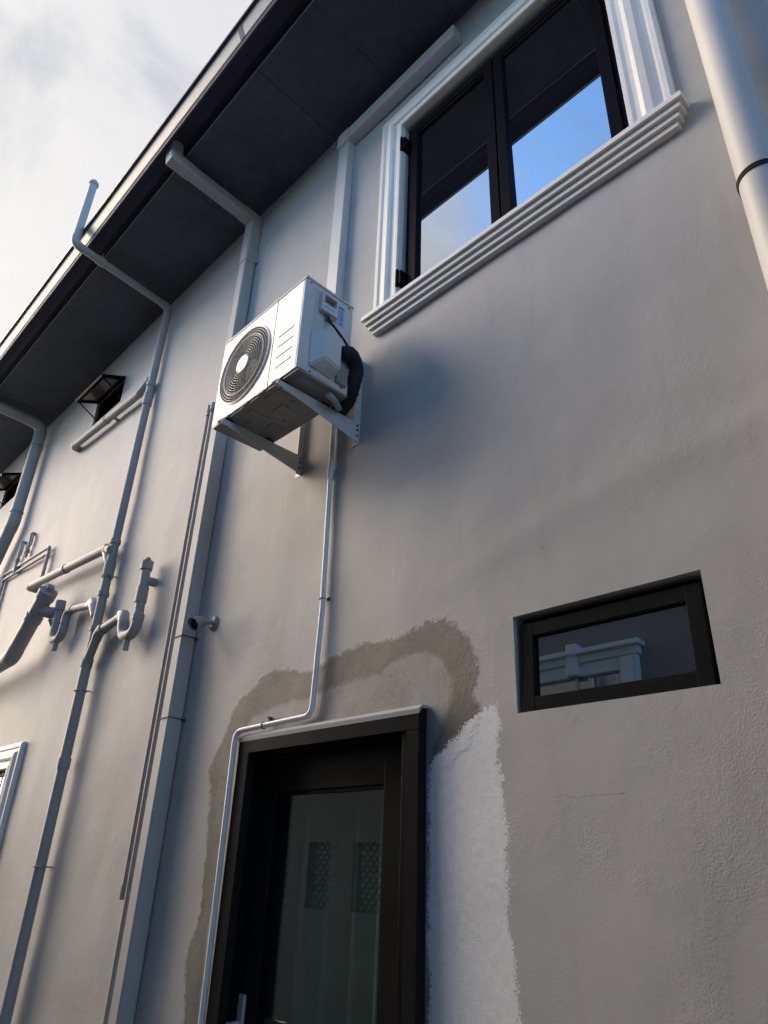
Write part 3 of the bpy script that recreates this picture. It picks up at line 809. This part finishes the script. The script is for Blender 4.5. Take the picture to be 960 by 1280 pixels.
# thin white drain conduit from the unit down round the door
dc = thing('drain_conduit', 'thin pale blue-white conduit dropping from the air conditioner and stepping round the door head', 'conduit')
pipe_run(dc, [(-2.222, -0.018, 3.56), (-2.196, -0.018, 2.50), (-2.212, -0.018, 2.075), (-2.685, -0.050, 2.056), (-2.690, -0.030, 0.0)], 0.0115, M['pvc'], bend=0.045, soft=True, n=14)
for p_, d_ in (((-2.200, -0.018, 2.55), (0, 0, 1)),):
    b = MB(); b.ring(p_, d_, 0.0125, 0.0028, 20, 6); b.box(p_[0] + 0.01, p_[0] + 0.028, -0.004, 0.001, p_[2] - 0.006, p_[2] + 0.006); b.cyl((p_[0] + 0.02, -0.008, p_[2]), (p_[0] + 0.02, 0, p_[2]), 0.003, 6)
    b.build('clip', M['bolt'], dc)
b = MB(); b.ring((-2.50, -0.0375, 2.0635), (1, 0, 0), 0.0125, 0.0028, 20, 6); b.box(-2.506, -2.494, -0.02, 0.0, 2.074, 2.102); b.cyl((-2.50, -0.026, 2.097), (-2.50, 0.0, 2.097), 0.003, 6); b.build('clip', M['bolt'], dc)
collar(dc, (-2.2125, -0.018, 3.16), (0, 0, 1), 0.0135, 0.05, M['pvc'])

# ------------------------------------------------------------------ brackets
for xb, lab in ((-2.05, 'right wall bracket under the air conditioner, beside the black pipe bundle'), (-2.47, 'left wall bracket under the fan side of the air conditioner')):
    br = thing('wall_bracket', lab, 'bracket', group='brackets of the air conditioner')
    b = MB()
    b.box(xb - 0.040, xb + 0.006, -0.0045, -0.001, 3.255, 3.725, bevel=0.001)
    b.box(xb + 0.0025, xb + 0.006, -0.036, -0.0045, 3.255, 3.725, bevel=0.001)
    b.build('rail', M['bracket'], br)
    b = MB()
    prof = [(-0.008, 3.355), (-0.47, 3.355), (-0.47, 3.335), (-0.03, 3.262), (-0.008, 3.262)]
    b.prism([(p_[0], p_[1]) for p_ in prof], 'x', xb + 0.0065, xb + 0.0095)
    b.box(xb - 0.034, xb + 0.0090, -0.472, -0.006, 3.3555, 3.3590, bevel=0.001)
    b.build('arm', M['bracket'], br)
    b = MB()
    for z in (3.29, 3.32, 3.345): b.cyl((xb + 0.0096, -0.020, z), (xb + 0.014, -0.020, z), 0.0055, 8)
    b.cyl((xb - 0.015, -0.43, 3.343), (xb - 0.015, -0.43, 3.385), 0.006, 8)
    b.cyl((xb - 0.015, -0.20, 3.343), (xb - 0.015, -0.20, 3.385), 0.006, 8)
    b.build('bolt', M['bolt'], br)
    b = MB()
    for z in np.arange(3.42, 3.71, 0.05): b.cyl((xb - 0.018, -0.0050, z), (xb - 0.018, -0.0040, z), 0.005, 8); b.cyl((xb + 0.0055, -0.020, z), (xb + 0.0066, -0.020, z), 0.004, 8)
    b.build('slot_holes', M['bolt'], br)
    b = MB()
    for y in (-0.43, -0.20): b.box(xb - 0.034, xb + 0.004, y - 0.022, y + 0.022, 3.3595, 3.375, bevel=0.002)
    b.build('rubber_foot', M['rubber'], br)

# ------------------------------------------------------------------ air conditioner
ac = thing('air_conditioner', 'white outdoor air conditioner unit with round fan grille mounted on wall brackets', 'air conditioner')
ax0, ax1, ay0, ay1, az0, az1 = -2.610, -1.950, -0.440, -0.165, 3.386, 3.892
# shell: sides, top, back
b = MB()
b.box(ax0, ax0 + 0.004, ay0 + 0.010, ay1, az0 + 0.012, az1 - 0.006)
b.box(ax0 + 0.004, ax1 - 0.004, ay1 - 0.004, ay1, az0 + 0.012, az1 - 0.006)
b.build('casing', M['acwhite'], ac)
b = MB(); b.box(ax0 - 0.003, ax1 + 0.003, ay0 - 0.003, ay1 + 0.003, az1 - 0.006, az1 + 0.008, bevel=0.006); b.build('top_cover', M['acwhite'], ac)
# front with the round opening
cx_, cz_, R_ = -2.390, 3.640, 0.208
b = MB()
fx0, fx1, fz0, fz1 = ax0 + 0.001, -2.166, az0 + 0.006, az1 - 0.007
angs = sorted([2 * math.pi * i / 72 for i in range(72)] + [math.atan2(z - cz_, x - cx_) % (2 * math.pi) for x in (fx0, fx1) for z in (fz0, fz1)])
def edge(a):
    dx, dz = math.cos(a), math.sin(a)
    t = min([((fx1 if dx > 0 else fx0) - cx_) / dx if abs(dx) > 1e-9 else 1e9, ((fz1 if dz > 0 else fz0) - cz_) / dz if abs(dz) > 1e-9 else 1e9])
    return cx_ + dx * t, cz_ + dz * t
rings = []
for a in angs:
    ex, ez = edge(a); ca, sa = math.cos(a), math.sin(a)
    rings.append([b.bm.verts.new((ex, ay0, ez)), b.bm.verts.new((cx_ + ca * (R_ + 0.001), ay0, cz_ + sa * (R_ + 0.001))),
                  b.bm.verts.new((cx_ + ca * (R_ - 0.003), ay0 - 0.006, cz_ + sa * (R_ - 0.003))),
                  b.bm.verts.new((cx_ + ca * (R_ - 0.009), ay0 - 0.004, cz_ + sa * (R_ - 0.009))),
                  b.bm.verts.new((cx_ + ca * (R_ - 0.012), ay0 + 0.05, cz_ + sa * (R_ - 0.012)))])
for i in range(len(rings)):
    A, B = rings[i], rings[(i + 1) % len(rings)]
    for k in range(4):
        f = b.bm.faces.new((A[k], A[k + 1], B[k + 1], B[k])); f.smooth = k > 0
b.box(-2.1605, ax1 - 0.018, ay0 - 0.0005, ay0 + 0.010, az0 + 0.006, az1 - 0.007, bevel=0.003)
b.box(fx0, ax1 - 0.02, ay0 + 0.0105, ay0 + 0.0115, az0 + 0.004, az0 + 0.02)
b.build('front_panel', M['acwhite'], ac)
MB().box(-2.1665, -2.1600, ay0 + 0.0025, ay0 + 0.006, az0 + 0.01, az1 - 0.010).build('panel_gap', M['slot'], ac)
b = MB()   # rounded corner post at the right front
prof = [(ax1 - 0.017, ay0 + 0.010), (ax1 - 0.017, ay0 + 0.001), (ax1 - 0.010, ay0 - 0.001), (ax1 - 0.003, ay0 + 0.003), (ax1 - 0.0005, ay0 + 0.012), (ax1 - 0.0005, ay0 + 0.052), (ax1 - 0.010, ay0 + 0.052)]
b.prism(prof, 'z', az0 + 0.006, az1 - 0.007)
b.build('corner_post', M['acwhite'], ac)
# side service panel with vertical flutes
b = MB()
b.box(ax1 - 0.008, ax1 - 0.003, ay0 + 0.054, ay1, az0 + 0.006, az1 - 0.007)
for y in (ay0 + 0.060, ay0 + 0.070, ay0 + 0.080): b.box(ax1 - 0.003, ax1 - 0.0005, y, y + 0.005, az0 + 0.015, az1 - 0.030, bevel=0.0008)
b.box(ax1 - 0.003, ax1 - 0.001, ay0 + 0.092, ay0 + 0.178, az0 + 0.012, az0 + 0.31, bevel=0.001)
b.build('side_panel', M['acwhite'], ac)
# base pan
b = MB(); b.box(ax0 + 0.004, ax1 - 0.003, ay0 + 0.006, ay1 + 0.002, az0 - 0.006, az0 + 0.006, bevel=0.002)
for (xa, xb_, ya, yb) in ((-2.56, -2.50, -0.41, -0.20), (-2.40, -2.33, -0.40, -0.30), (-2.40, -2.35, -0.27, -0.20), (-2.25, -2.12, -0.41, -0.36), (-2.28, -2.20, -0.33, -0.28), (-2.02, -1.98, -0.40, -0.22)):
    b.box(xa, xb_, ya, yb, az0 - 0.0095, az0 - 0.005, bevel=0.002)
for (xa, ya) in ((-2.30, -0.24), (-2.15, -0.31), (-2.44, -0.35)): b.cyl((xa, ya, az0 - 0.0115), (xa, ya, az0 - 0.006), 0.009, 10)
b.build('base_pan', M['acunder'], ac)
for xa in (-2.52, -2.36, -2.24): MB().box(xa, xa + 0.05, ay0 - 0.0012, ay0 + 0.003, az0 - 0.002, az0 + 0.010).build('base_clip', M['slot'], ac)
# cavity, coil and fan
b = MB(); b.box(ax0 + 0.006, -2.17, -0.205, -0.200, az0 + 0.012, az1 - 0.010)
b.box(ax0 + 0.005, ax0 + 0.008, ay0 + 0.012, -0.2, az0 + 0.012, az1 - 0.012)
b.build('coil', M['coil'], ac)
b = MB(); b.box(-2.169, -2.1675, ay0 + 0.012, -0.2, az0 + 0.012, az1 - 0.012); b.build('divider', M['coil'], ac)
fan = part_empty('fan', ac)
MB().cyl((cx_, -0.40, cz_), (cx_, -0.33, cz_), 0.050, 24).build('hub', M['blade'], fan)
for k in range(3):
    b = MB(); a0 = k * 2 * math.pi / 3 + 0.5
    G = []
    for i in range(9):
        rr = 0.045 + 0.145 * i / 8; row = []
        for j in range(7):
            t = j / 6 - 0.5; a = a0 + t * (1.25 + 0.35 * i / 8) + 0.25 * i / 8
            row.append(b.bm.verts.new((cx_ + rr * math.cos(a), -0.365 + t * 0.07 * (1 - 0.3 * i / 8), cz_ + rr * math.sin(a))))
        G.append(row)
    for i in range(8):
        for j in range(6):
            f = b.bm.faces.new((G[i][j], G[i + 1][j], G[i + 1][j + 1], G[i][j + 1])); f.smooth = True
    b.build('blade', M['blade'], fan)
gr = part_empty('grille', ac)
b = MB()
def gy(r): return ay0 - 0.012 + 0.010 * (r / R_) ** 2
rr = 0.052
while rr < R_ - 0.010:
    b.ring((cx_, gy(rr), cz_), (0, 1, 0), rr, 0.0021, 72, 4); rr += 0.0122
b.build('rings', M['grille'], gr, kind='stuff')
b = MB()
for k in range(84):
    a = 2 * math.pi * k / 84
    r0, r1 = 0.158, R_ - 0.010
    b.tube([(cx_ + r0 * math.cos(a), gy(r0) + 0.001, cz_ + r0 * math.sin(a)), (cx_ + r1 * math.cos(a + 0.04), gy(r1) + 0.001, cz_ + r1 * math.sin(a + 0.04))], 0.0013, 4)
for k in range(24):
    a = 2 * math.pi * k / 24
    b.tube([(cx_ + r0 * math.cos(a + q * 0.5), gy(r0) + 0.001, cz_ + r0 * math.sin(a + q * 0.5)) for q, r0 in ((0, 0.045), (0.4, 0.085), (0.75, 0.12), (1.0, 0.158))], 0.0014, 4)
b.ring((cx_, gy(0.158), cz_), (0, 1, 0), 0.158, 0.0024, 72, 6)
b.ring((cx_, gy(R_ - 0.01), cz_), (0, 1, 0), R_ - 0.010, 0.0035, 72, 6)
b.build('spokes', M['grille'], gr, kind='stuff')
b = MB(); b.tube([(cx_, gy(0) - 0.002, cz_), (cx_, gy(0) + 0.001, cz_), (cx_, gy(0) + 0.006, cz_)], [0.045, 0.0475, 0.047], 40); b.build('badge', M['acwhite'], gr)
# louvre slots
for z in (3.474, 3.530, 3.588, 3.646):
    b = MB()
    b.prism([(ay0 - 0.0025, z - 0.003), (ay0 - 0.0008, z + 0.010), (ay0 - 0.0004, z + 0.010), (ay0 - 0.0004, z - 0.0035)], 'x', -2.122, -2.008)
    b.build('louvre', M['acwhite'], ac)
    MB().box(-2.120, -2.008, ay0 - 0.0016, ay0 - 0.0008, z - 0.0065, z - 0.0035).build('louvre_slot', M['slot'], ac)
MB().box(-2.09, -2.03, ay0 - 0.0011, ay0 - 0.0007, 3.548, 3.562).build('faint_print', M['lilac'], ac)
# handle box with its finger recess, wordmark
hb = part_empty('handle_box', ac)
hx = ax1 + 0.024
b = MB()
b.box(ax1 - 0.002, hx, -0.362, -0.268, 3.742, 3.790, bevel=0.004)
b.box(ax1 - 0.002, hx, -0.362, -0.348, 3.788, 3.848, bevel=0.003)
b.box(ax1 - 0.002, hx, -0.280, -0.268, 3.788, 3.848, bevel=0.003)
b.box(ax1 - 0.002, hx, -0.349, -0.279, 3.834, 3.847, bevel=0.003)
b.build('cover', M['acwhite'], hb)
MB().box(ax1 - 0.0015, ax1 + 0.001, -0.349, -0.279, 3.789, 3.835).build('recess', M['slot'], hb)
# the small blurred blue wordmark
b = MB(); yq = -0.344
for i, (w_, h_) in enumerate(((0.006, 0.008), (0.005, 0.006), (0.006, 0.006), (0.005, 0.006), (0.006, 0.006), (0.005, 0.006), (0.006, 0.007), (0.005, 0.006))):
    if i in (0, 3, 6):
        b.box(hx, hx + 0.0006, yq, yq + 0.0015, 3.764, 3.764 + h_); b.box(hx, hx + 0.0006, yq + w_ - 0.0015, yq + w_, 3.764, 3.764 + h_); b.box(hx, hx + 0.0005, yq + 0.0012, yq + w_ - 0.0012, 3.7665, 3.768)
    else:
        b.box(hx, hx + 0.0006, yq, yq + w_ - 0.001, 3.764, 3.7655); b.box(hx, hx + 0.0006, yq, yq + 0.0015, 3.7655, 3.764 + h_); b.box(hx, hx + 0.0006, yq, yq + w_ - 0.001, 3.764 + h_ - 0.0008, 3.764 + h_ + 0.0007)
    yq += w_ + 0.0012
b.build('wordmark', M['blue'], hb)
# rating sticker
stk = part_empty('sticker', ac)
MB().box(ax1 - 0.0028, ax1 - 0.0018, -0.262, -0.214, 3.742, 3.852).build('sheet', M['paleblue'], stk)
b = MB()
b.box(ax1 - 0.0018, ax1 - 0.0012, -0.259, -0.217, 3.838, 3.849)
for i in range(9):
    z = 3.832 - i * 0.0072
    b.box(ax1 - 0.0018, ax1 - 0.0013, -0.259, -0.259 + random.uniform(0.012, 0.020), z - 0.003, z); b.box(ax1 - 0.0018, ax1 - 0.0013, -0.235, -0.235 + random.uniform(0.008, 0.017), z - 0.003, z)
for a in range(9):   # CE mark
    t = math.pi / 2 + math.pi * a / 8; t2 = math.pi / 2 + math.pi * (a + 1) / 8
    if a < 8:
        for yc in (-0.234, -0.222):
            b.tube([(ax1 - 0.0014, yc + 0.006 * math.cos(t), 3.756 + 0.007 * math.sin(t)), (ax1 - 0.0014, yc + 0.006 * math.cos(t2), 3.756 + 0.007 * math.sin(t2))], 0.0009, 4)
b.box(ax1 - 0.0018, ax1 - 0.001, -0.227, -0.222, 3.7553, 3.7567)
b.build('print', M['blue'], stk)
# valve cover
b = MB()
x_a, x_b = ax1 - 0.002, ax1 + 0.058
P0 = [(x_a, -0.392, 3.425), (x_a, -0.252, 3.418), (x_a, -0.252, 3.620), (x_a, -0.392, 3.620)]
P1 = [(x_b, -0.345, 3.462), (x_b, -0.258, 3.445), (x_b, -0.258, 3.618), (x_b, -0.345, 3.618)]
A = [b.bm.verts.new(p_) for p_ in P0]; B = [b.bm.verts.new(p_) for p_ in P1]
for i in range(4): b.bm.faces.new((A[i], A[(i + 1) % 4], B[(i + 1) % 4], B[i]))
b.bm.faces.new(A[::-1]); b.bm.faces.new(B)
bmesh.ops.bevel(b.bm, geom=list(b.bm.edges), offset=0.006, segments=2, affect='EDGES')
b.build('valve_cover', M['acwhite'], ac)
b = MB()
for (y, z) in ((-0.415, 3.885 - 0.012), (-0.19, 3.873), (-0.375, 3.40), (-0.20, 3.41)): b.cyl((ax1 - 0.003, y, z), (ax1 + 0.001, y, z), 0.0045, 10)
b.build('screw', M['bolt'], ac)
b = MB(); b.box(ax1 - 0.003, ax1 + 0.020, -0.322, -0.288, 3.716, 3.740, bevel=0.003); b.build('cable_clamp', M['acunder'], ac)
b = MB(); b.box(ax1 - 0.003, ax1 + 0.012, -0.240, -0.180, 3.42, 3.52, bevel=0.003); b.build('valve', M['acunder'], ac)

# black insulated pipe bundle and cable
ln = thing('insulated_pipes', 'black foam-wrapped pipe bundle curving from the side of the air conditioner down behind it', 'pipe bundle')
def bez(P, n=28):
    P = [Vector(p) for p in P]; out = []
    for i in range(len(P) - 1):
        p0 = P[max(0, i - 1)]; p1 = P[i]; p2 = P[i + 1]; p3 = P[min(len(P) - 1, i + 2)]
        for k in range(n // (len(P) - 1) + 1):
            t = k / (n // (len(P) - 1) + 1)
            out.append(0.5 * ((2 * p1) + (-p0 + p2) * t + (2 * p0 - 5 * p1 + 4 * p2 - p3) * t * t + (-p0 + 3 * p1 - 3 * p2 + p3) * t ** 3))
    return out + [P[-1]]
pb = bez([(-1.930, -0.225, 3.572), (-1.914, -0.190, 3.580), (-1.925, -0.145, 3.535), (-1.950, -0.135, 3.46), (-2.00, -0.12, 3.405), (-2.09, -0.10, 3.400), (-2.16, -0.08, 3.45), (-2.20, -0.07, 3.58)], 56)
MB().tube(pb, [0.033 + 0.0010 * math.sin(i * 1.9) for i in range(len(pb))], 14).build('sleeve', M['rubber'], ln)
MB().tube(bez([(-2.02, -0.15, 3.362), (-1.975, -0.22, 3.352), (-1.965, -0.26, 3.350)], 8), 0.014, 10).build('joint', M['pipe_pale'], ln)
cb = thing('power_cable', 'thin black cable hanging from the handle box of the air conditioner to the pipe bundle', 'cable')
pc = bez([(-1.925, -0.322, 3.722), (-1.915, -0.322, 3.688), (-1.912, -0.284, 3.663), (-1.914, -0.222, 3.624), (-1.924, -0.160, 3.580), (-1.940, -0.118, 3.550), (-1.945, -0.105, 3.50)], 40)
MB().tube(pc, 0.0052, 10).build('cord', M['rubber'], cb)
MB().tube([q + Vector((0.003, 0.004, -0.010 - 0.004 * math.sin(i * 0.5))) for i, q in enumerate(pc)], 0.0035, 8).build('cord', M['rubber'], cb)

# ------------------------------------------------------------------ security camera
sc = thing('security_camera', 'small grey bullet security camera on a round mount beside the square downpipe', 'camera')
base = Vector((-3.085, 0.0, 2.635))
b = MB(); b.tube([base, base + Vector((0, -0.012, 0)), base + Vector((0, -0.018, 0))], [0.040, 0.038, 0.026], 24); b.build('mount', M['camshell'], sc)
j1 = base + Vector((-0.002, -0.060, -0.012))
b = MB(); b.tube([base + Vector((0, -0.015, 0)), j1], 0.011, 12); b.tube([j1 + Vector((0, 0.014, 0.004)), j1, j1 + Vector((0, -0.014, -0.004))], [0.013, 0.018, 0.013], 12); b.build('joint', M['camshell'], sc)
dirc = Vector((0.28, -0.90, -0.42)).normalized()
e1 = j1 + dirc * 0.015; e2 = e1 + dirc * 0.062
b = MB(); b.tube([e1, e1 + dirc * 0.006, e2 - dirc * 0.012, e2], [0.016, 0.026, 0.029, 0.030], 24, cap=False)
b.tube([e1, e1 + dirc * 0.001], 0.014, 24); b.build('body', M['camshell'], sc)
b = MB(); b.tube([e2 - dirc * 0.018, e2 - dirc * 0.016], 0.0285, 24); b.build('lens', M['lens'], sc)
upv = (Vector((0, 0, 1)) - dirc * dirc.z).normalized()
b = MB(); b.tube([e1 + upv * 0.004, e2 + dirc * 0.008 + upv * 0.004], 0.031, 24, cap=False); 
for v in list(b.bm.verts):
    if (v.co - e1).dot(upv) < 0.0: b.bm.verts.remove(v)
b.build('sunshield', M['camshell'], sc)
b = MB()
for q in (-0.022, 0.022): b.cyl(base + Vector((q, -0.011, -0.018)), base + Vector((q, -0.019, -0.018)), 0.004, 8)
b.build('screw', M['bolt'], sc)

# ------------------------------------------------------------------ across the passage (seen in the panes)
nh = thing('neighbour_house', 'grey neighbouring house with pale blue window mouldings, seen only reflected in the panes', 'house')
MB().box(-5.0, 9.0, -9.0, -3.0, -0.05, 5.2).build('wall', M['neighbour'], nh)
MB().box(-13.5, -5.001, -9.0, -4.5, -0.05, 7.3).build('wall', M['added_wing'], nh, label='added pale set-back wing, shading the right of the house wall')  # added wing: blocks sun from the right wall, pale behind the lattice
MB().prism([(-2.98, 5.201), (-9.2, 5.201), (-6.2, 5.9), (-6.1, 5.9), (-2.98, 5.32)], 'x', -5.02, 9.3).build('roof', M['roof'], nh)
nw = part_empty('window', nh)
NX0, NX1, NZ = -3.56, -2.40, 3.36
b = MB()
for x_a, x_b in ((NX0, NX0 + 0.14), (NX1 - 0.14, NX1)):
    b.box(x_a, x_b, -3.0, -2.94, 2.2, NZ, bevel=0.006); b.box(x_a + 0.03, x_b - 0.03, -3.0, -2.92, 2.2, NZ - 0.02, bevel=0.004)
b.box(NX0 - 0.02, NX1 + 0.02, -3.0, -2.93, NZ, NZ + 0.06, bevel=0.006); b.box(NX0 - 0.05, NX1 + 0.05, -3.0, -2.89, NZ + 0.061, NZ + 0.10, bevel=0.006)
b.box(NX0 + 0.01, NX1 - 0.01, -3.0, -2.95, NZ - 0.10, NZ - 0.001, bevel=0.006)
b.box(-2.98, -2.88, -3.0, -2.905, NZ - 0.10, NZ + 0.16, bevel=0.01)
b.build('moulding', M['bluetrim'], nw)
b = MB(); b.box(NX0 + 0.141, NX1 - 0.141, -2.999, -2.990, 2.25, NZ - 0.101); b.build('pane', M['smallglass'], nw)
for xq in (-2.93,): MB().box(xq - 0.012, xq + 0.012, -2.989, -2.975, 2.25, NZ - 0.101).build('mullion', M['bluetrim'], nw)

fn = thing('boundary_fence', 'block boundary wall with diamond lattice panels, seen only in reflections', 'fence')
yF = -3.6
MB().box(-16.25, -5.05, yF - 0.12, yF, -0.05, 1.15).build('wall', M['neighbour'], fn)
for xq in np.arange(-16.25, -6.0, 0.75):
    MB().box(xq, xq + 0.35, yF - 0.12, yF, 1.1505, 1.80).build('pier', M['neighbour'], fn)
    b = MB()
    for i in range(-8, 12):
        a = xq + 0.35 + i * 0.10
        for s in (1, -1):
            p0 = Vector((a if s > 0 else a + 0.0, yF - 0.06, 1.15)); p1 = Vector((a + s * 0.65, yF - 0.06, 1.80))
            # clip to the opening
            lo, hi = xq + 0.351, xq + 0.749
            t0, t1 = 0.0, 1.0
            dx = p1.x - p0.x
            ta, tb = (lo - p0.x) / dx, (hi - p0.x) / dx
            if ta > tb: ta, tb = tb, ta
            t0, t1 = max(t0, ta), min(t1, tb)
            if t1 - t0 > 0.02: b.cyl(p0.lerp(p1, t0), p0.lerp(p1, t1), 0.014, 6)
    b.build('lattice', M['block'], fn, kind='stuff')
MB().box(-16.25, -5.05, yF - 0.12, yF, 1.8005, 2.60).build('wall', M['neighbour'], fn)
MB().box(-16.25, -5.05, yF - 0.14, yF + 0.02, 2.6005, 2.68, bevel=0.01).build('coping', M['block'], fn)

# ------------------------------------------------------------------ origins of the things, at their bases
def rebase(root):
    pts = []
    def walk(o):
        if o.type == 'MESH': pts.extend([v.co for v in o.data.vertices])
        for c in o.children: walk(c)
    bpy.context.view_layer.update()
    walk(root)
    if not pts: return
    lo = Vector((min(p.x for p in pts), min(p.y for p in pts), min(p.z for p in pts))); hi = Vector((max(p.x for p in pts), max(p.y for p in pts), max(p.z for p in pts)))
    c = Vector(((lo.x + hi.x) / 2, (lo.y + hi.y) / 2, lo.z))
    root.location = c
    for ch in root.children: ch.location = ch.location - c


for o in list(COL.objects):
    if o.type == 'EMPTY' and o.parent is None: rebase(o)

SC.render.engine = 'CYCLES'
SC.cycles.max_bounces = 8
SC.cycles.transparent_max_bounces = 12
